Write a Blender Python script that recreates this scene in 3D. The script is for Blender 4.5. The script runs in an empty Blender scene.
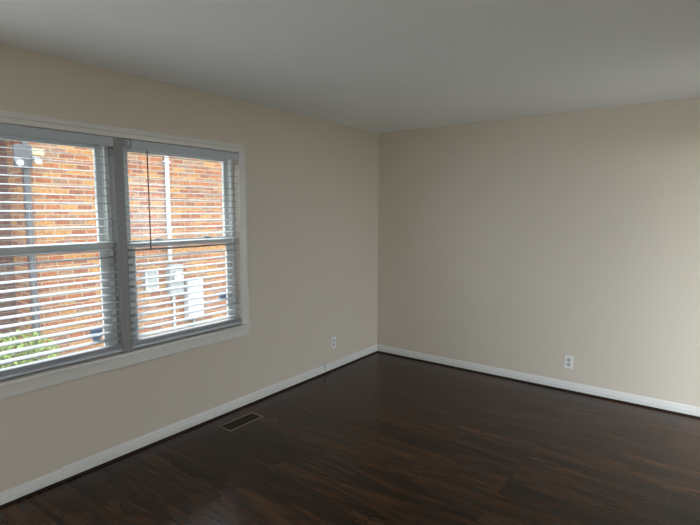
import bpy, bmesh, math, random
from mathutils import Vector, Matrix
random.seed(7)
C = bpy.context.scene.collection
sc = bpy.context.scene

# ------------------------------------------------------------------ camera
cam_d = bpy.data.cameras.new('camera')
cam = bpy.data.objects.new('camera', cam_d); C.objects.link(cam)
cam_d.sensor_width = 36.0
cam_d.lens = 485.79 / 700 * 36.0
cam_d.clip_start = 0.02
cam.location = (2.9925, -4.5331, 1.586)
YAW, PITCH, ROLL = -0.641, -0.1038, 0.0016
_f = Vector((math.sin(YAW)*math.cos(PITCH), math.cos(YAW)*math.cos(PITCH), math.sin(PITCH)))
_r = _f.cross(Vector((0, 0, 1))).normalized(); _u = _r.cross(_f)
_r2 = _r*math.cos(ROLL) + _u*math.sin(ROLL); _u2 = -_r*math.sin(ROLL) + _u*math.cos(ROLL)
cam.rotation_euler = Matrix((_r2, _u2, -_f)).transposed().to_euler()
sc.camera = cam

# ------------------------------------------------------------------ world, sun, exposure
w = bpy.data.worlds.new('world'); sc.world = w; w.use_nodes = True
nt = w.node_tree; nt.nodes.clear()
wo = nt.nodes.new('ShaderNodeOutputWorld'); bg = nt.nodes.new('ShaderNodeBackground')
sky = nt.nodes.new('ShaderNodeTexSky')
sky.sky_type = 'HOSEK_WILKIE'; sky.turbidity = 5.0; sky.ground_albedo = 0.35
SUN_TO = Vector((-0.57, -0.36, 0.75)).normalized()
sky.sun_direction = SUN_TO
mixw = nt.nodes.new('ShaderNodeMix'); mixw.data_type = 'RGBA'; mixw.inputs[0].default_value = 0.8
mixw.inputs[7].default_value = (0.89, 0.96, 1.02, 1)            # thin bright cloud
nt.links.new(sky.outputs[0], mixw.inputs[6]); nt.links.new(mixw.outputs[2], bg.inputs[0])
bg.inputs[1].default_value = 3.5
nt.links.new(bg.outputs[0], wo.inputs[0])
sun_d = bpy.data.lights.new('sun', 'SUN'); sun = bpy.data.objects.new('sun', sun_d); C.objects.link(sun)
sun_d.energy = 3.3; sun_d.angle = math.radians(3.0); sun_d.color = (1.0, 0.97, 0.92)
sun.rotation_euler = SUN_TO.to_track_quat('Z', 'Y').to_euler()
sc.view_settings.view_transform = 'Standard'; sc.view_settings.look = 'None'
sc.view_settings.gamma = 1.0; sc.view_settings.use_curve_mapping = False
sc.view_settings.exposure = 1.14
sc.cycles.max_bounces = 14; sc.cycles.diffuse_bounces = 8; sc.cycles.transparent_max_bounces = 16
sc.cycles.sample_clamp_indirect = 6.0

# ------------------------------------------------------------------ helpers
class MB:
    """collects shapes in world coordinates, then links them as one mesh"""
    def __init__(s): s.bm = bmesh.new()
    def box(s, a, b, bev=0.0, rot=None, seg=2):
        a = Vector(a); b = Vector(b); c = (a+b)/2; d = b-a
        r = bmesh.ops.create_cube(s.bm, size=1.0); vs = r['verts']
        for v in vs: v.co = Vector((v.co.x*d.x, v.co.y*d.y, v.co.z*d.z))
        if bev > 0:
            es = list({e for v in vs for e in v.link_edges})
            q = bmesh.ops.bevel(s.bm, geom=es, offset=bev, segments=seg, affect='EDGES', profile=0.6)
            vs = list({v for v in q['verts']} | {v for v in vs if v.is_valid})
        m = Matrix.Translation(c)
        if rot is not None: m = m @ rot
        bmesh.ops.transform(s.bm, matrix=m, verts=vs)
        return s
    def tube(s, p, q, r, n=14, r2=None, caps=True):
        p = Vector(p); q = Vector(q); d = q-p
        m = Matrix.Translation((p+q)/2) @ d.to_track_quat('Z', 'Y').to_matrix().to_4x4()
        bmesh.ops.create_cone(s.bm, cap_ends=caps, segments=n, radius1=r, radius2=r if r2 is None else r2,
                              depth=d.length, matrix=m)
        return s
    def sphere(s, c, r, sc_=(1, 1, 1), n=16):
        m = Matrix.Translation(c) @ Matrix.Diagonal((*sc_, 1))
        bmesh.ops.create_uvsphere(s.bm, u_segments=n, v_segments=n//2, radius=r, matrix=m)
        return s
    def prism(s, prof, axis, a, b):
        """profile = list of (u, v); axis 'y': u->x v->z ; axis 'x': u->y v->z ; axis 'z': u->x v->y"""
        def P(u, v, t):
            return {'y': (u, t, v), 'x': (t, u, v), 'z': (u, v, t)}[axis]
        A = [s.bm.verts.new(P(u, v, a)) for u, v in prof]; B = [s.bm.verts.new(P(u, v, b)) for u, v in prof]
        n = len(prof)
        s.bm.faces.new(A); s.bm.faces.new(list(reversed(B)))
        for i in range(n): s.bm.faces.new((A[i], B[i], B[(i+1) % n], A[(i+1) % n]))
        return s
    def build(s, name, m, parent=None, smooth=False):
        bmesh.ops.recalc_face_normals(s.bm, faces=s.bm.faces)
        off = Vector((0, 0, 0)); p = parent
        while p is not None: off += Vector(p.location); p = p.parent
        if off.length: bmesh.ops.translate(s.bm, verts=s.bm.verts, vec=-off)
        me = bpy.data.meshes.new(name); s.bm.to_mesh(me); s.bm.free()
        if smooth:
            for f in me.polygons: f.use_smooth = True
        me.materials.append(m)
        o = bpy.data.objects.new(name, me); C.objects.link(o)
        if parent is not None: o.parent = parent
        return o

def tag(o, label=None, cat=None, group=None, kind=None):
    if label: o['label'] = label
    if cat: o['category'] = cat
    if group: o['group'] = group
    if kind: o['kind'] = kind
    return o

def empty(name, loc, label=None, cat=None, group=None, kind=None):
    o = bpy.data.objects.new(name, None); C.objects.link(o); o.location = loc
    o.empty_display_size = 0.05
    return tag(o, label, cat, group, kind)

# ------------------------------------------------------------------ materials
def newmat(name):
    m = bpy.data.materials.new(name); m.use_nodes = True
    return m, m.node_tree, m.node_tree.nodes['Principled BSDF']

def plain(name, col, rough=0.5, metal=0.0, bump=0.0, scale=60.0, vary=0.0, spec=0.5):
    m, t, b = newmat(name)
    b.inputs['Base Color'].default_value = (*col, 1); b.inputs['Roughness'].default_value = rough
    b.inputs['Metallic'].default_value = metal
    b.inputs['Specular IOR Level'].default_value = spec
    tc = t.nodes.new('ShaderNodeTexCoord'); n = t.nodes.new('ShaderNodeTexNoise')
    n.inputs['Scale'].default_value = scale; n.inputs['Detail'].default_value = 4
    t.links.new(tc.outputs['Object'], n.inputs['Vector'])
    if vary:
        mx = t.nodes.new('ShaderNodeMix'); mx.data_type = 'RGBA'
        mx.inputs[6].default_value = (*[c*(1-vary) for c in col], 1); mx.inputs[7].default_value = (*[min(1, c*(1+vary)) for c in col], 1)
        t.links.new(n.outputs['Fac'], mx.inputs[0]); t.links.new(mx.outputs[2], b.inputs['Base Color'])
    if bump:
        bp = t.nodes.new('ShaderNodeBump'); bp.inputs['Strength'].default_value = bump; bp.inputs['Distance'].default_value = 0.002
        t.links.new(n.outputs['Fac'], bp.inputs['Height']); t.links.new(bp.outputs[0], b.inputs['Normal'])
    return m

def brick_mat(name, cols, mortar):
    m, t, b = newmat(name)
    b.inputs['Roughness'].default_value = 0.9; b.inputs['Specular IOR Level'].default_value = 0.2
    tc = t.nodes.new('ShaderNodeTexCoord'); sp = t.nodes.new('ShaderNodeSeparateXYZ'); cb = t.nodes.new('ShaderNodeCombineXYZ')
    ad = t.nodes.new('ShaderNodeMath'); ad.operation = 'ADD'
    t.links.new(tc.outputs['Object'], sp.inputs[0])
    t.links.new(sp.outputs['X'], ad.inputs[0]); t.links.new(sp.outputs['Y'], ad.inputs[1])
    t.links.new(ad.outputs[0], cb.inputs['X']); t.links.new(sp.outputs['Z'], cb.inputs['Y'])
    nw = t.nodes.new('ShaderNodeTexNoise'); nw.inputs['Scale'].default_value = 9
    t.links.new(tc.outputs['Object'], nw.inputs['Vector'])
    vm = t.nodes.new('ShaderNodeVectorMath'); vm.operation = 'MULTIPLY_ADD'
    vm.inputs[1].default_value = (0.008, 0.008, 0.0)
    t.links.new(nw.outputs['Color'], vm.inputs[0]); t.links.new(cb.outputs[0], vm.inputs[2])
    br = t.nodes.new('ShaderNodeTexBrick')
    br.inputs['Color1'].default_value = (0, 0, 0, 1); br.inputs['Color2'].default_value = (1, 1, 1, 1)
    br.inputs['Mortar'].default_value = (0.5, 0.5, 0.5, 1)
    br.inputs['Scale'].default_value = 1.0; br.inputs['Brick Width'].default_value = 0.2; br.inputs['Row Height'].default_value = 0.0677
    br.inputs['Mortar Size'].default_value = 0.0075; br.inputs['Mortar Smooth'].default_value = 0.25
    t.links.new(vm.outputs[0], br.inputs['Vector'])
    rp = t.nodes.new('ShaderNodeValToRGB'); rp.color_ramp.interpolation = 'CONSTANT'
    el = rp.color_ramp.elements
    el[0].position = 0; el[0].color = (*cols[0], 1)
    el[1].position = 1.0/len(cols); el[1].color = (*cols[1], 1)
    for i, c in enumerate(cols[2:], 2):
        e = el.new(i/len(cols)); e.color = (*c, 1)
    t.links.new(br.outputs['Color'], rp.inputs[0])
    n2 = t.nodes.new('ShaderNodeTexNoise'); n2.inputs['Scale'].default_value = 28; n2.inputs['Detail'].default_value = 6
    t.links.new(tc.outputs['Object'], n2.inputs['Vector'])
    r2 = t.nodes.new('ShaderNodeValToRGB'); r2.color_ramp.elements[0].position = 0.3; r2.color_ramp.elements[1].position = 0.75
    r2.color_ramp.elements[0].color = (0.52, 0.48, 0.47, 1); r2.color_ramp.elements[1].color = (1.4, 1.36, 1.3, 1)
    t.links.new(n2.outputs['Fac'], r2.inputs[0])
    mu = t.nodes.new('ShaderNodeMix'); mu.data_type = 'RGBA'; mu.blend_type = 'MULTIPLY'; mu.inputs[0].default_value = 1
    t.links.new(rp.outputs[0], mu.inputs[6]); t.links.new(r2.outputs[0], mu.inputs[7])
    mm = t.nodes.new('ShaderNodeMix'); mm.data_type = 'RGBA'; mm.inputs[7].default_value = (*mortar, 1)
    t.links.new(br.outputs['Fac'], mm.inputs[0]); t.links.new(mu.outputs[2], mm.inputs[6])
    t.links.new(mm.outputs[2], b.inputs['Base Color'])
    bp = t.nodes.new('ShaderNodeBump'); bp.inputs['Strength'].default_value = 0.8; bp.inputs['Distance'].default_value = 0.008
    iv = t.nodes.new('ShaderNodeMath'); iv.operation = 'MULTIPLY_ADD'; iv.inputs[1].default_value = -1.0
    sm = t.nodes.new('ShaderNodeMath'); sm.operation = 'MULTIPLY'; sm.inputs[1].default_value = 0.5
    t.links.new(n2.outputs['Fac'], sm.inputs[0]); t.links.new(sm.outputs[0], iv.inputs[2])
    t.links.new(br.outputs['Fac'], iv.inputs[0]); t.links.new(iv.outputs[0], bp.inputs['Height'])
    t.links.new(bp.outputs[0], b.inputs['Normal'])
    return m

def wood_floor(name):
    m, t, b = newmat(name); L = t.links.new
    tc = t.nodes.new('ShaderNodeTexCoord')
    mp = t.nodes.new('ShaderNodeMapping'); mp.inputs['Location'].default_value = (0.35, 2.34 + 0.203*20, 0)
    L(tc.outputs['Object'], mp.inputs[0])
    br = t.nodes.new('ShaderNodeTexBrick'); br.offset = 0.37; br.offset_frequency = 3
    br.inputs['Color1'].default_value = (0, 0, 0, 1); br.inputs['Color2'].default_value = (1, 1, 1, 1)
    br.inputs['Mortar'].default_value = (0.5, 0.5, 0.5, 1); br.inputs['Scale'].default_value = 1
    br.inputs['Brick Width'].default_value = 1.23; br.inputs['Row Height'].default_value = 0.203
    br.inputs['Mortar Size'].default_value = 0.0032; br.inputs['Mortar Smooth'].default_value = 0.4
    L(mp.outputs[0], br.inputs['Vector'])
    # every plank shifts its grain
    sh = t.nodes.new('ShaderNodeVectorMath'); sh.operation = 'MULTIPLY_ADD'; sh.inputs[1].default_value = (7.3, 3.1, 0)
    L(br.outputs['Color'], sh.inputs[0]); L(tc.outputs['Object'], sh.inputs[2])
    g1m = t.nodes.new('ShaderNodeMapping'); g1m.inputs['Scale'].default_value = (4.0, 60, 1); L(sh.outputs[0], g1m.inputs[0])
    g1 = t.nodes.new('ShaderNodeTexNoise'); g1.inputs['Scale'].default_value = 1; g1.inputs['Detail'].default_value = 9; g1.inputs['Roughness'].default_value = 0.68; g1.inputs['Distortion'].default_value = 0.35
    L(g1m.outputs[0], g1.inputs['Vector'])
    g2m = t.nodes.new('ShaderNodeMapping'); g2m.inputs['Scale'].default_value = (2.6, 13, 1); L(sh.outputs[0], g2m.inputs[0])
    g2 = t.nodes.new('ShaderNodeTexNoise'); g2.inputs['Scale'].default_value = 1; g2.inputs['Detail'].default_value = 4; g2.inputs['Distortion'].default_value = 0.8
    L(g2m.outputs[0], g2.inputs['Vector'])
    a1 = t.nodes.new('ShaderNodeMath'); a1.operation = 'MULTIPLY_ADD'; a1.inputs[1].default_value = 0.50
    L(g1.outputs['Fac'], a1.inputs[0])
    a2 = t.nodes.new('ShaderNodeMath'); a2.operation = 'MULTIPLY_ADD'; a2.inputs[1].default_value = 0.75
    L(g2.outputs['Fac'], a2.inputs[0])
    pv = t.nodes.new('ShaderNodeMath'); pv.operation = 'MULTIPLY_ADD'; pv.inputs[1].default_value = 0.14; pv.inputs[2].default_value = -0.165
    L(br.outputs['Color'], pv.inputs[0]); L(pv.outputs[0], a2.inputs[2]); L(a2.outputs[0], a1.inputs[2])
    rp = t.nodes.new('ShaderNodeValToRGB'); el = rp.color_ramp.elements
    el[0].position = 0.33; el[0].color = (0.0065, 0.0036, 0.0024, 1)
    el[1].position = 0.74; el[1].color = (0.078, 0.036, 0.0155, 1)
    e = el.new(0.45); e.color = (0.021, 0.0098, 0.0052, 1)
    e = el.new(0.55); e.color = (0.042, 0.0180, 0.0082, 1)
    L(a1.outputs[0], rp.inputs[0])
    mm = t.nodes.new('ShaderNodeMix'); mm.data_type = 'RGBA'; mm.inputs[7].default_value = (0.004, 0.003, 0.002, 1)
    L(br.outputs['Fac'], mm.inputs[0]); L(rp.outputs[0], mm.inputs[6]); L(mm.outputs[2], b.inputs['Base Color'])
    b.inputs['Roughness'].default_value = 0.23; b.inputs["Specular IOR Level"].default_value = 0.24
    # hand-scraped relief along the grain + seams
    g3m = t.nodes.new('ShaderNodeMapping'); g3m.inputs['Scale'].default_value = (1.2, 75, 1); L(sh.outputs[0], g3m.inputs[0])
    g3 = t.nodes.new('ShaderNodeTexNoise'); g3.inputs['Scale'].default_value = 1; g3.inputs['Detail'].default_value = 3
    L(g3m.outputs[0], g3.inputs['Vector'])
    h = t.nodes.new('ShaderNodeMath'); h.operation = 'MULTIPLY_ADD'; h.inputs[1].default_value = -1.2
    L(br.outputs['Fac'], h.inputs[0]); L(g3.outputs['Fac'], h.inputs[2])
    bp = t.nodes.new('ShaderNodeBump'); bp.inputs['Strength'].default_value = 0.5; bp.inputs['Distance'].default_value = 0.0026
    L(h.outputs[0], bp.inputs['Height']); L(bp.outputs[0], b.inputs['Normal'])
    return m

def glass_mat(name):
    m, t, b = newmat(name); t.nodes.remove(b)
    out = t.nodes['Material Output']
    tr = t.nodes.new('ShaderNodeBsdfTransparent'); tr.inputs[0].default_value = (0.95, 0.97, 0.965, 1)
    gl = t.nodes.new('ShaderNodeBsdfGlossy'); gl.inputs['Roughness'].default_value = 0.02
    fr = t.nodes.new('ShaderNodeFresnel'); fr.inputs[0].default_value = 1.45
    fm = t.nodes.new('ShaderNodeMath'); fm.operation = 'MULTIPLY'; fm.inputs[1].default_value = 0.35; t.links.new(fr.outputs[0], fm.inputs[0])
    mx = t.nodes.new('ShaderNodeMixShader'); t.links.new(fm.outputs[0], mx.inputs[0]); t.links.new(tr.outputs[0], mx.inputs[1]); t.links.new(gl.outputs[0], mx.inputs[2])
    # translucent veil mixed into the pane, imitating haze over the view outside
    df = t.nodes.new('ShaderNodeBsdfTranslucent'); df.inputs[0].default_value = (0.85, 0.85, 0.85, 1)
    m2 = t.nodes.new('ShaderNodeMixShader'); m2.inputs[0].default_value = 0.018
    t.links.new(mx.outputs[0], m2.inputs[1]); t.links.new(df.outputs[0], m2.inputs[2]); t.links.new(m2.outputs[0], out.inputs[0])
    return m

M = {}
M['wall'] = plain('wall_paint', (0.635, 0.576, 0.490), 0.62, bump=0.10, scale=90, vary=0.012, spec=0.3)
M['ceiling'] = plain('ceiling_paint', (0.84, 0.865, 0.865), 0.8, bump=0.10, scale=120, spec=0.2)
M['trim'] = plain('trim_paint', (0.71, 0.71, 0.69), 0.35, bump=0.03, scale=40)
M['casing'] = plain('casing_paint', (0.69, 0.68, 0.64), 0.35, bump=0.03, scale=40)
M['jamb'] = plain('window_jamb_vinyl', (0.80, 0.83, 0.82), 0.35)
M['mullion'] = plain('grey_mullion', (0.24, 0.24, 0.24), 0.4)  # post is a darker grey than the casing
M['vinyl'] = plain('window_vinyl', (0.58, 0.61, 0.61), 0.35)
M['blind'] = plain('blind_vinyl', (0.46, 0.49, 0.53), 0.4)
M['cord'] = plain('blind_cord', (0.55, 0.55, 0.54), 0.8)
M['wand'] = plain('wand_plastic', (0.10, 0.10, 0.10), 0.3)
M['bracket'] = plain('bracket_metal', (0.30, 0.29, 0.27), 0.4, metal=0.6)
M['shoe'] = plain('dark_wood_moulding', (0.022, 0.012, 0.008), 0.55, scale=25, vary=0.35, spec=0.2)
M['floor'] = wood_floor('dark_plank_floor')
M['glass'] = glass_mat('window_glass')
M['plate'] = plain('outlet_plastic', (0.80, 0.80, 0.78), 0.35)
M['slot'] = plain('outlet_slot', (0.06, 0.06, 0.06), 0.6)
M['recept'] = plain('receptacle_plastic', (0.50, 0.50, 0.49), 0.4)
M['screw'] = plain('screw_metal', (0.5, 0.5, 0.48), 0.35, metal=0.9)
M['register'] = plain('register_metal', (0.20, 0.165, 0.12), 0.45, metal=0.2)
M['louver'] = plain('register_louver', (0.035, 0.026, 0.018), 0.5, metal=0.2)
M['dark'] = plain('duct_dark', (0.008, 0.007, 0.006), 0.9)
M['sticker'] = plain('blue_sticker', (0.30, 0.40, 0.62), 0.4)
M['sticker2'] = plain('white_print', (0.7, 0.75, 0.82), 0.4)
M['brick'] = brick_mat('orange_red_brick', [(0.203, 0.067, 0.029), (0.250, 0.085, 0.035), (0.296, 0.141, 0.048), (0.187, 0.070, 0.039),
                                             (0.328, 0.163, 0.054), (0.242, 0.111, 0.061), (0.265, 0.093, 0.035), (0.211, 0.119, 0.077)], (0.296, 0.230, 0.160))
M['brick_shaded'] = brick_mat('shaded_purple_brick', [(0.112, 0.044, 0.034), (0.126, 0.055, 0.041), (0.097, 0.048, 0.041), (0.141, 0.066, 0.044)], (0.148, 0.130, 0.119))  # darker copy of the brick, shade painted into its colour
M['cream'] = plain('cream_block', (0.40, 0.34, 0.22), 0.85, vary=0.1, scale=30, bump=0.3)
M['grey_metal'] = plain('grey_painted_metal', (0.05, 0.05, 0.058), 0.5)
M['white_metal'] = plain('white_painted_metal', (0.36, 0.37, 0.38), 0.4)
M['box_metal'] = plain('light_grey_metal', (0.20, 0.21, 0.21), 0.45)
M['lamp_glass'] = plain('lamp_lens', (0.5, 0.52, 0.54), 0.15)
M['grass'] = plain('lawn', (0.10, 0.17, 0.035), 0.9, scale=14, vary=0.5, bump=1.0)
M['leaf'] = plain('shrub_leaf', (0.19, 0.27, 0.05), 0.5, scale=9, vary=0.4)
M['twig'] = plain('shrub_twig', (0.10, 0.07, 0.04), 0.9)
M['paving'] = plain('bounce_concrete', (0.58, 0.57, 0.55), 0.9, scale=8, vary=0.12)
M['deck'] = plain('bounce_deck', (0.22, 0.205, 0.185), 0.9, scale=8, vary=0.2)
M['render'] = plain('outside_wall', (0.42, 0.36, 0.32), 0.9)

# ------------------------------------------------------------------ room dimensions
H = 2.44; RX = 3.4; RY = -6.4; T = 0.14
WZ0, WZ1 = 0.65, 2.05                      # rough window opening
R0, R1 = -2.904, -1.985                     # right unit (y)
L0, L1 = -3.890, -2.965                     # left unit (y)
DY0, DY1, DZ = -1.15, -0.16, 2.06             # unseen opening added in the right wall to light the plain wall
FX0, FX1 = 2.1, 3.3                         # unseen opening added behind the viewer for more light on the back wall
EY0, EY1 = -6.2, -4.3                         # unseen opening added further back in the left wall to light the ceiling

# floor, ceiling, walls
tag(MB().box((-T, RY-T, -0.12), (RX+T, T, 0)).build('floor', M['floor']), 'dark brown wood plank floor', 'floor', kind='structure')
tag(MB().box((-T-0.25, RY-T-0.25, H), (RX+T+0.25, T+0.25, H+0.2)).build('ceiling', M['ceiling']), 'plain white painted ceiling', 'ceiling', kind='structure')
wl = MB()
wl.box((-T, R1+0.004, 0), (0, T, H)); wl.box((-T, EY1, 0), (0, L0-0.004, H)); wl.box((-T, RY-T, 0), (0, EY0, H)); wl.box((-T, EY0, DZ), (0, EY1, H))
wl.box((-T, L0-0.004, 0), (0, R1+0.004, WZ0)); wl.box((-T, L0-0.004, WZ1), (0, R1+0.004, H))
tag(wl.build('wall_left', M['wall']), 'beige painted wall with the double window', 'wall', kind='structure')
tag(MB().box((0, 0, 0), (RX, T, H)).build('wall_back', M['wall']), 'plain beige painted wall with one outlet', 'wall', kind='structure')
wr = MB()
wr.box((RX, DY1, 0), (RX+T, T, H)); wr.box((RX, RY-T, 0), (RX+T, DY0, H)); wr.box((RX, DY0, DZ), (RX+T, DY1, H))
tag(wr.build('wall_right', M['wall']), 'beige wall with an unseen opening added to let in light', 'wall', kind='structure')
wf = MB()
wf.box((0, RY-T, 0), (FX0, RY, H)); wf.box((FX1, RY-T, 0), (RX, RY, H)); wf.box((FX0, RY-T, DZ), (FX1, RY, H))
tag(wf.build('wall_front', M['wall']), 'beige wall behind the viewer', 'wall', kind='structure')

# baseboards and shoe mouldings
def bb_prof(t, h, z0=0.0): return [(0, z0), (t, z0), (t, h-0.034), (t-0.0035, h-0.031), (t-0.0035, h-0.026), (t-0.006, h-0.013), (t-0.0115, h-0.003), (t-0.0125, h), (0, h)]
shoe_prof = [(0.0, 0), (0.011, 0), (0.011, 0.006), (0.008, 0.011), (0.004, 0.0135), (0.0, 0.014)]
def left_board(name, prof, a, b, m, dx=0.0): return MB().prism([(u+dx, v) for u, v in prof], 'y', a, b).build(name, m)
tag(left_board('baseboard_left', bb_prof(0.016, 0.084), -3.366, -0.016, M['trim']), 'white baseboard under the window wall running to the corner', 'baseboard', kind='structure')
tag(left_board('baseboard_left', bb_prof(0.014, 0.076), EY1, -3.366, M['trim']), 'slightly lower white baseboard piece at the near end of the window wall', 'baseboard', kind='structure')
tag(MB().prism([(-u, v) for u, v in bb_prof(0.016, 0.084)], 'x', 0.0, RX).build('baseboard_back', M['trim']), 'white baseboard along the plain wall', 'baseboard', kind='structure')
tag(left_board('trim_1', shoe_prof, EY1, -0.029, M['shoe'], 0.016), 'dark shoe moulding under the window wall baseboard', 'trim', kind='structure')
tag(MB().prism([(-u-0.016, v) for u, v in shoe_prof], 'x', 0.016, RX).build('trim_2', M['shoe']), 'dark shoe moulding under the plain wall baseboard', 'trim', kind='structure')

# window casing, stool and apron
CO, CT = 0.008, 0.018
def casing_prof(w_):    # across the width: stepped colonial edge (u = across, v = thickness)
    return [(0, 0), (0, 0.010), (0.006, 0.012), (0.010, 0.010), (w_*0.45, 0.012), (w_*0.55, 0.017), (w_*0.72, 0.017), (w_*0.80, 0.019), (w_-0.004, 0.019), (w_, 0.015), (w_, 0)]
cr = MB().prism([(v, R1+0.006+u) for u, v in casing_prof(0.066)], 'z', 0.684, 2.104)
tag(cr.build('trim_3', M['casing']), 'white window casing on the right side', 'trim', kind='structure')
cl = MB().prism([(v, L0-0.006-u) for u, v in casing_prof(0.066)], 'z', 0.684, 2.104)
tag(cl.build('trim_4', M['casing']), 'white window casing on the far left side', 'trim', kind='structure')
ch = MB().prism([(v, 2.042+u) for u, v in casing_prof(0.062)], 'y', L0-0.006, R1+0.006)
tag(ch.build('trim_5', M['casing']), 'white window head casing', 'trim', kind='structure')
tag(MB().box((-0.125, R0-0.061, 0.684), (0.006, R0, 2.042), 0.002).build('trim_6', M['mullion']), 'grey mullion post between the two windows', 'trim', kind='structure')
st = MB().box((-0.050, L0-0.1, 0.662), (0.040, R1+0.092, 0.684), 0.005)
tag(st.build('trim_7', M['casing']), 'white window stool ledge', 'trim', kind='structure')
ap = MB().prism([(0, 0.590), (0.012, 0.590), (0.016, 0.596), (0.016, 0.662), (0, 0.662)], 'y', L0-0.072, R1+0.072)
tag(ap.build('trim_8', M['casing']), 'white apron board under the window stool', 'trim', kind='structure')

# ------------------------------------------------------------------ double-hung windows
def frame_rect(mb, x0, x1, y0, y1, z0, z1, wy, wb, wt, bev=0.003):
    mb.box((x0, y0, z0), (x1, y0+wy, z1), bev); mb.box((x0, y1-wy, z0), (x1, y1, z1), bev)
    mb.box((x0, y0+wy, z0), (x1, y1-wy, z0+wb), bev); mb.box((x0, y0+wy, z1-wt), (x1, y1-wy, z1), bev)
    return mb
def window(name, y0, y1, label):
    root = empty(name, (-0.09, (y0+y1)/2, WZ0), label, 'window', kind='structure')
    fr = MB(); frame_rect(fr, -0.135, -0.052, y0, y1, 0.655, 2.044, 0.030, 0.012, 0.026)
    for s, yy in ((1, y0+0.030), (-1, y1-0.030)):          # balance tracks
        fr.box((-0.076, min(yy, yy+s*0.010), 0.70), (-0.070, max(yy, yy+s*0.010), 2.018), 0.001)
    fr.build('window_frame', M['jamb'], root)
    us = MB(); frame_rect(us, -0.104, -0.078, y0+0.032, y1-0.032, 1.345, 2.016, 0.042, 0.042, 0.046)
    uo = us.build('upper_sash', M['vinyl'], root)
    MB().box((-0.093, y0+0.07, 1.38), (-0.089, y1-0.07, 1.975)).build('glass_pane', M['glass'], uo)
    ls = MB(); frame_rect(ls, -0.068, -0.053, y0+0.032, y1-0.032, 0.668, 1.396, 0.052, 0.052, 0.050)
    ls.box((-0.053, y0+0.10, 1.352), (-0.050, y1-0.10, 1.362), 0.001)
    lo = ls.build('lower_sash', M['vinyl'], root)
    MB().box((-0.063, y0+0.08, 0.715), (-0.059, y1-0.08, 1.35)).build('glass_pane', M['glass'], lo)
    lk = MB()
    for f in (0.28, 0.72):
        yy = y0+(y1-y0)*f
        lk.box((-0.067, yy-0.03, 1.396), (-0.054, yy+0.03, 1.404), 0.002); lk.tube((-0.0605, yy, 1.404), (-0.0605, yy, 1.412), 0.0055)
    lk.build('sash_lock', M['vinyl'], lo)
    return root
window('window_1', L0, L1, 'left double hung window behind a white blind')
window('window_2', R0, R1, 'right double hung window behind a white blind')

# ------------------------------------------------------------------ horizontal blinds
XB = -0.022                                                   # blind centre line
def slat_mesh(length):
    mb = MB(); n = 6; hw = 0.0248; th = 0.0022; sag = 0.0012
    top = [(-hw+2*hw*i/n, sag*(1-((2*i/n)-1)**2)) for i in range(n+1)]
    prof = [(u, v+th/2) for u, v in top] + [(u, v-th/2) for u, v in reversed(top)]
    mb.prism(prof, 'y', -length/2, length/2)
    return mb
TILT = math.radians(9.0)
def blind(y0, y1, vy0, z_top, label, wand_y=None, bracket=False):
    yc = (y0+y1)/2; ln = (y1-y0)-0.012
    root = empty('window_blind', (XB, yc, 0.70), label, 'blind', 'white slatted blinds on the two windows')
    MB().box((XB-0.027, y0+0.006, 2.000), (XB+0.020, y1-0.006, 2.038), 0.002).build('headrail', M['blind'], root)
    v = MB(); v.box((0.004, vy0, 1.982), (0.012, y1-0.002, 2.038), 0.002)
    if not bracket: v.box((-0.03, y1-0.006, 1.982), (0.006, y1-0.002, 2.038), 0.001)
    else: v.box((0.0, vy0, 1.984), (0.005, vy0+0.004, 2.036), 0.001)
    v.build('valance', M['blind'], root)
    pitch = 0.0475
    first = None
    for z in [z_top-pitch*i for i in range(40) if z_top-pitch*i > 0.75] + [0.7145+0.0046*i for i in range(6)]:
        tilt = TILT if z > 0.75 else 0.0
        if first is None:
            first = slat_mesh(ln).bm
            bmesh.ops.recalc_face_normals(first, faces=first.faces)
            me = bpy.data.meshes.new('slat'); first.to_mesh(me); first.free(); me.materials.append(M['blind'])
            for f in me.polygons: f.use_smooth = False
        o = bpy.data.objects.new('slat', me); C.objects.link(o); o.parent = root
        o.location = (0, random.uniform(-0.0015, 0.0015), z-0.70)
        o.rotation_euler = (random.uniform(-0.0007, 0.0007) if tilt else 0.0, tilt + (random.uniform(-0.010, 0.010) if tilt else 0.0), 0)
    br = MB().box((XB-0.025, y0+0.007, 0.692), (XB+0.025, y1-0.007, 0.711), 0.004, seg=3)
    bro = br.build('bottom_rail', M['blind'], root)
    for yy in (y0+0.007, y1-0.007):
        MB().box((XB-0.026, yy-0.0045, 0.690), (XB+0.0265, yy+0.0045, 0.7130), 0.003).build('end_cap', M['blind'], bro)
    for yy in (y0+0.115, yc, y1-0.055):
        lc = MB()
        lc.tube((XB+0.0265, yy, 0.72), (XB+0.0265, yy, 2.0), 0.0008, 6); lc.tube((XB-0.0265, yy, 0.72), (XB-0.0265, yy, 2.0), 0.0008, 6)
        lc.build('ladder_cord', M['cord'], root)
    if wand_y is not None:
        wd = MB(); wd.tube((0.012, wand_y-0.001, 1.345), (0.010, wand_y, 1.972), 0.0042, 6); wd.tube((0.012, wand_y-0.001, 1.335), (0.012, wand_y-0.001, 1.40), 0.0052, 10)
        wd.tube((0.010, wand_y, 1.970), (-0.002, wand_y, 1.995), 0.002, 8)
        wd.build('tilt_wand', M['wand'], root)
    if bracket:
        bk = MB(); bk.box((-0.045, y0+0.001, 1.986), (0.003, y0+0.003, 2.040)); bk.box((0.0015, y0+0.003, 1.992), (0.003, y0+0.014, 2.036), 0.0004)
        bk.box((-0.002, y0+0.016, 1.998), (0.003, y0+0.040, 2.004)); bk.tube((0.0, y0+0.026, 2.018), (0.004, y0+0.026, 2.018), 0.008, 12)
        bk.build('mounting_bracket', M['bracket'], root)
    return root
blind(L0, L1, L0+0.002, 1.967, 'white slatted blind on the left window with its valance whole')
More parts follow.
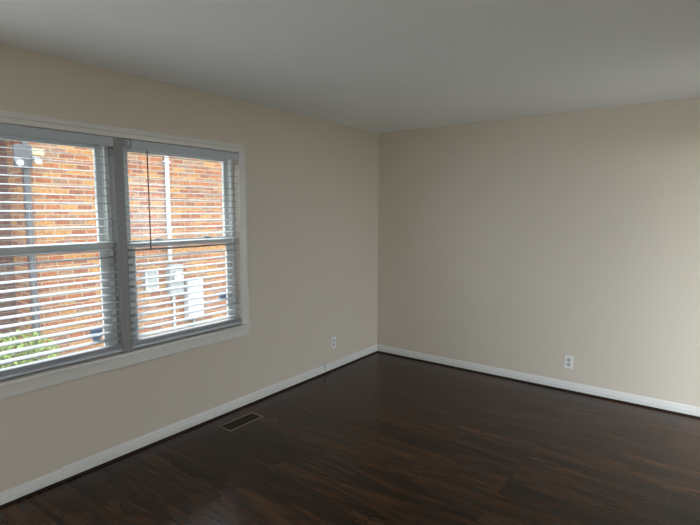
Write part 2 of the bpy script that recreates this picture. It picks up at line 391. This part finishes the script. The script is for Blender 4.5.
blind(R0, R1, R0+0.052, 1.952, 'white slatted blind on the right window with a dark tilt wand', wand_y=-2.745, bracket=True)

# stickers on the lower panes
def sticker(y, z, wd, label):
    h = wd*1.05
    pts = [(y-wd/2, z+h/2), (y+wd/2, z+h/2), (y+wd/2, z-h*0.12), (y+wd*0.18, z-h/2), (y-wd*0.18, z-h/2), (y-wd/2, z-h*0.12)]
    mb = MB(); mb.prism(pts, 'x', -0.0645, -0.0630)
    s = mb.build('sticker', M['sticker'])
    tag(s, label, 'sticker', 'blue stickers on the lower panes')
sticker(-3.094, 0.818, 0.074, 'blue sticker in the lower corner of the left window pane')
sticker(-2.110, 0.925, 0.070, 'blue sticker in the lower corner of the right window pane')

# ------------------------------------------------------------------ outlets, jack, register
def outlet(loc, nrm, label):
    """nrm 'x' = on the left wall facing +x ; 'y' = on the back wall facing -y"""
    root = empty('wall_outlet', loc, label, 'outlet', 'duplex outlets')
    def P(a, z, d): return (d, loc[1]+a, loc[2]+z) if nrm == 'x' else (loc[0]+a, -d, loc[2]+z)
    def bx(mb, a0, a1, z0, z1, d0, d1, bev=0.0):
        p, q = Vector(P(a0, z0, d0)), Vector(P(a1, z1, d1))
        mb.box((min(p.x, q.x), min(p.y, q.y), min(p.z, q.z)), (max(p.x, q.x), max(p.y, q.y), max(p.z, q.z)), bev); return mb
    bx(MB(), -0.036, 0.036, -0.058, 0.058, 0.0, 0.006, 0.002).build('cover_plate', M['plate'], root)
    for z in (0.021, -0.021):
        mb = MB(); mb.tube(P(0, z, 0.006), P(0, z, 0.0085), 0.0165, 20)
        r = mb.build('receptacle', M['recept'], root)
        sl = MB(); bx(sl, -0.0075, -0.0050, z-0.002, z+0.008, 0.0085, 0.0089); bx(sl, 0.0050, 0.0075, z-0.002, z+0.008, 0.0085, 0.0089)
        sl.tube(P(0, z-0.008, 0.0085), P(0, z-0.008, 0.0089), 0.003, 10)
        sl.build('slot', M['slot'], r)
    MB().tube(P(0, 0, 0.006), P(0, 0, 0.0072), 0.0035, 10).build('screw', M['screw'], root)
outlet((0.0, -0.800, 0.275), 'x', 'white duplex outlet on the window wall above the baseboard jack')
outlet((2.040, 0.0, 0.262), 'y', 'white duplex outlet alone on the plain wall')

jk = empty('phone_jack', (0.016, -0.935, 0.026), 'small white surface jack box on the baseboard below the window wall outlet', 'jack')
MB().box((0.0, -0.968, 0.03), (0.040, -0.904, 0.112), 0.004).build('jack_body', M['trim'], jk)
MB().box((0.038, -0.960, 0.040), (0.0425, -0.912, 0.102), 0.002).build('jack_cover', M['plate'], jk)

rg = empty('floor_register', (0.2175, -2.187, 0.0), 'brown metal floor vent with a tan rim set in the planks', 'vent')
VX0, VX1, VY0, VY1 = 0.152, 0.283, -2.350, -2.024
rf = MB()
rf.box((VX0, VY0, 0.0), (VX0+0.012, VY1, 0.005), 0.0015); rf.box((VX1-0.012, VY0, 0.0), (VX1, VY1, 0.005), 0.0015)
rf.box((VX0+0.012, VY0, 0.0), (VX1-0.012, VY0+0.014, 0.005), 0.0015); rf.box((VX0+0.012, VY1-0.014, 0.0), (VX1-0.012, VY1, 0.005), 0.0015)
rf.build('rim', M['register'], rg)
MB().box((VX0+0.010, VY0+0.010, 0.0002), (VX1-0.010, VY1-0.010, 0.0010)).build('duct_opening', M['dark'], rg)
yy = VY0+0.020
while yy < VY1-0.018:
    MB().box((VX0+0.011, yy, 0.001), (VX1-0.011, yy+0.006, 0.0042), rot=Matrix.Rotation(0.5, 4, 'X')).build('louver', M['louver'], rg)
    yy += 0.0135
MB().box((0.2145, VY0+0.012, 0.001), (0.2205, VY1-0.012, 0.0046)).build('center_bar', M['louver'], rg)

# ------------------------------------------------------------------ outside: ground, neighbour's brick house and what hangs on it
GZ = -0.62; XW = -4.0; YC = -2.05
tag(MB().box((-14, -16, GZ-0.1), (22, 16, GZ)).build('lawn', M['grass']), 'green lawn between the two houses', 'lawn', kind='structure')
fnd = MB().box((-T, RY-T, GZ), (RX+T, T, -0.12))
tag(MB().box((XW, -16, GZ), (-T, 16, GZ+0.03)).build('bounce_paving', M['paving']), 'unseen pale paving added between the two houses to bounce light', 'paving', kind='structure')  # unseen ground kept pale, added to bounce light up through the windows
tag(MB().box((RX+T, -12, GZ), (RX+7, 6, -0.16)).build('bounce_deck_right', M['deck']), 'unseen brown deck added outside the right opening to bounce light', 'paving', kind='structure')  # this deck and the next are unseen, added to set the bounce light
tag(MB().box((-T, -14, GZ), (RX+T, RY-T, -0.16)).build('bounce_deck_rear', M['deck']), 'unseen brown deck added behind the viewer to bounce light', 'paving', kind='structure')
tag(MB().box((RX+T, -8, 2.14), (RX+T+1.1, 4, 2.26)).build('trim_10', M['trim']), 'unseen eave added over the right opening to limit its light', 'eave', kind='structure')  # added out of view to keep skylight off the upper back wall
tag(MB().box((-0.66, RY-T, 2.40), (-T, 1.0, 2.46)).build('trim_11', M['trim']), 'eave over the two windows outside', 'eave', kind='structure')
tag(fnd.build('trim_9', M['render']), 'foundation under the room', 'foundation', kind='structure')
hs = empty('brick_house', (XW-2, 0, GZ), 'orange red brick house wall seen through the blinds', 'house')
MB().box((XW-4, YC, GZ), (XW, 9, 2.62)).build('brick_wall', M['brick'], hs)
dw = MB().box((XW-4, -9, GZ), (XW-0.45, YC, 2.62)).build('wing_wall', M['brick_shaded'], hs); dw['label'] = 'purple brick wing set back with shade put into its colour'  # set back and coloured darker to stand in for shade
for a, b in ((YC+0.003, -1.935), (-1.928, -1.775)):
    q = MB().box((XW-0.02, a, 2.305), (XW+0.002, b, 2.385), 0.001).build('cream_block', M['cream'], hs)
MB().box((XW-4.3, -9, 2.622), (XW, 9, 2.72)).build('eave', M['white_metal'], hs)

dsx = XW+0.003
ds = MB().box((dsx, -2.088+0.04, GZ+0.04), (dsx+0.06, -2.015+0.04, 2.62), 0.012)
for zz in (0.3, 1.5, 2.5): ds.box((dsx, -2.062, zz), (dsx+0.062, -1.962, zz+0.03), 0.002)
tag(ds.build('downspout', M['grey_metal']), 'grey downspout on the corner of the brick house', 'downspout')

fl = empty('security_light', (XW+0.066, -2.01, 2.25), 'grey twin head security light on the brick house', 'light')
MB().box((XW+0.064, -2.16, 2.12), (XW+0.13, -1.96, 2.40), 0.01).build('housing', M['grey_metal'], fl)
for y, z in ((-2.144, 2.20), (-1.944, 2.235)):
    hd = MB(); hd.tube((XW+0.13, y, z+0.02), (XW+0.25, y, z-0.03), 0.025, 18, r2=0.045)
    h = hd.build('lamp_head', M['box_metal'], fl)
    MB().sphere((XW+0.25, y, z-0.032), 0.040, (0.45, 1, 0.9)).build('lamp_lens', M['lamp_glass'], h, True)

cd = MB().tube((XW+0.034, -0.038, 0.77), (XW+0.034, -0.038, 2.61), 0.033, 18)
for zz in (1.3, 2.35): cd.box((XW+0.001, -0.09, zz), (XW+0.066, 0.014, zz+0.03), 0.004)
tag(cd.build('conduit', M['white_metal']), 'tall white conduit pipe on the brick house', 'pipe')

mt = empty('electric_meter', (XW, 0.02, 0.5), 'grey electric meter with a round glass cover under the white conduit', 'meter')
MB().box((XW+0.001, -0.10, 0.27), (XW+0.11, 0.15, 0.74), 0.012).build('meter_box', M['box_metal'], mt)
md = MB().tube((XW+0.11, 0.025, 0.55), (XW+0.16, 0.025, 0.55), 0.088, 24)
md.build('meter_ring', M['screw'], mt)
MB().sphere((XW+0.16, 0.025, 0.55), 0.078, (0.7, 1, 1)).build('meter_dome', M['lamp_glass'], mt, True)
MB().tube((XW+0.035, 0.004, GZ+0.04), (XW+0.035, 0.004, 0.28), 0.022, 14).build('pipe', M['white_metal'], mt)

pn = empty('utility_panel', (XW, 0.365, 0.14), 'large white electrical panel box right of the meter', 'box')
MB().box((XW+0.001, 0.212, -0.20), (XW+0.12, 0.515, 0.48), 0.008).build('panel_body', M['white_metal'], pn)
MB().box((XW+0.118, 0.222, -0.19), (XW+0.130, 0.505, 0.47), 0.006).build('panel_door', M['white_metal'], pn)
MB().tube((XW+0.05, 0.357, GZ+0.04), (XW+0.05, 0.357, -0.195), 0.022, 14).build('pipe', M['box_metal'], pn)

bx = empty('junction_box', (XW, -0.39, 0.53), 'small pale box with a raised rim left of the meter', 'box')
MB().box((XW+0.001, -0.49, 0.39), (XW+0.07, -0.29, 0.675), 0.008).build('box_body', M['box_metal'], bx)
rm = MB(); frame_rect(rm, XW+0.068, XW+0.085, -0.495, -0.285, 0.385, 0.68, 0.022, 0.022, 0.022, 0.003)
rm.build('rim', M['white_metal'], bx)

sh = empty('shrub', (XW+0.45, -2.35, GZ), 'leafy green shrub at the foot of the brick house', 'shrub')
lv = MB(); tw = MB()
for i in range(22):
    a = random.uniform(0, 6.28); rr = random.uniform(0.1, 0.42)
    tw.tube((XW+0.45+0.05*math.cos(a), -2.38+0.05*math.sin(a), GZ), (XW+0.45+0.8*rr*math.cos(a), -2.38+rr*math.sin(a), random.uniform(-0.25, 0.12)), 0.007, 5, r2=0.003)
for i in range(1500):
    while True:
        p = Vector((random.uniform(-1, 1), random.uniform(-1, 1), random.uniform(-1, 1)))
        if 0.35 < p.length < 1: break
    c = Vector((XW+0.45+p.x*0.36, -2.38+p.y*0.46, -0.20+p.z*0.36))
    s = random.uniform(0.022, 0.045)
    rot = Matrix.Rotation(random.uniform(0, 6.28), 3, 'Z') @ Matrix.Rotation(random.uniform(-1.1, 1.1), 3, 'X')
    pts = [Vector((0, -s, 0)), Vector((s*0.45, -s*0.2, s*0.12)), Vector((s*0.3, s*0.5, s*0.08)), Vector((0, s, 0)), Vector((-s*0.3, s*0.5, s*0.08)), Vector((-s*0.45, -s*0.2, s*0.12))]
    vs = [lv.bm.verts.new(c + rot @ q) for q in pts]
    lv.bm.faces.new(vs)
lv.build('foliage', M['leaf'], sh); tw.build('stems', M['twig'], sh)
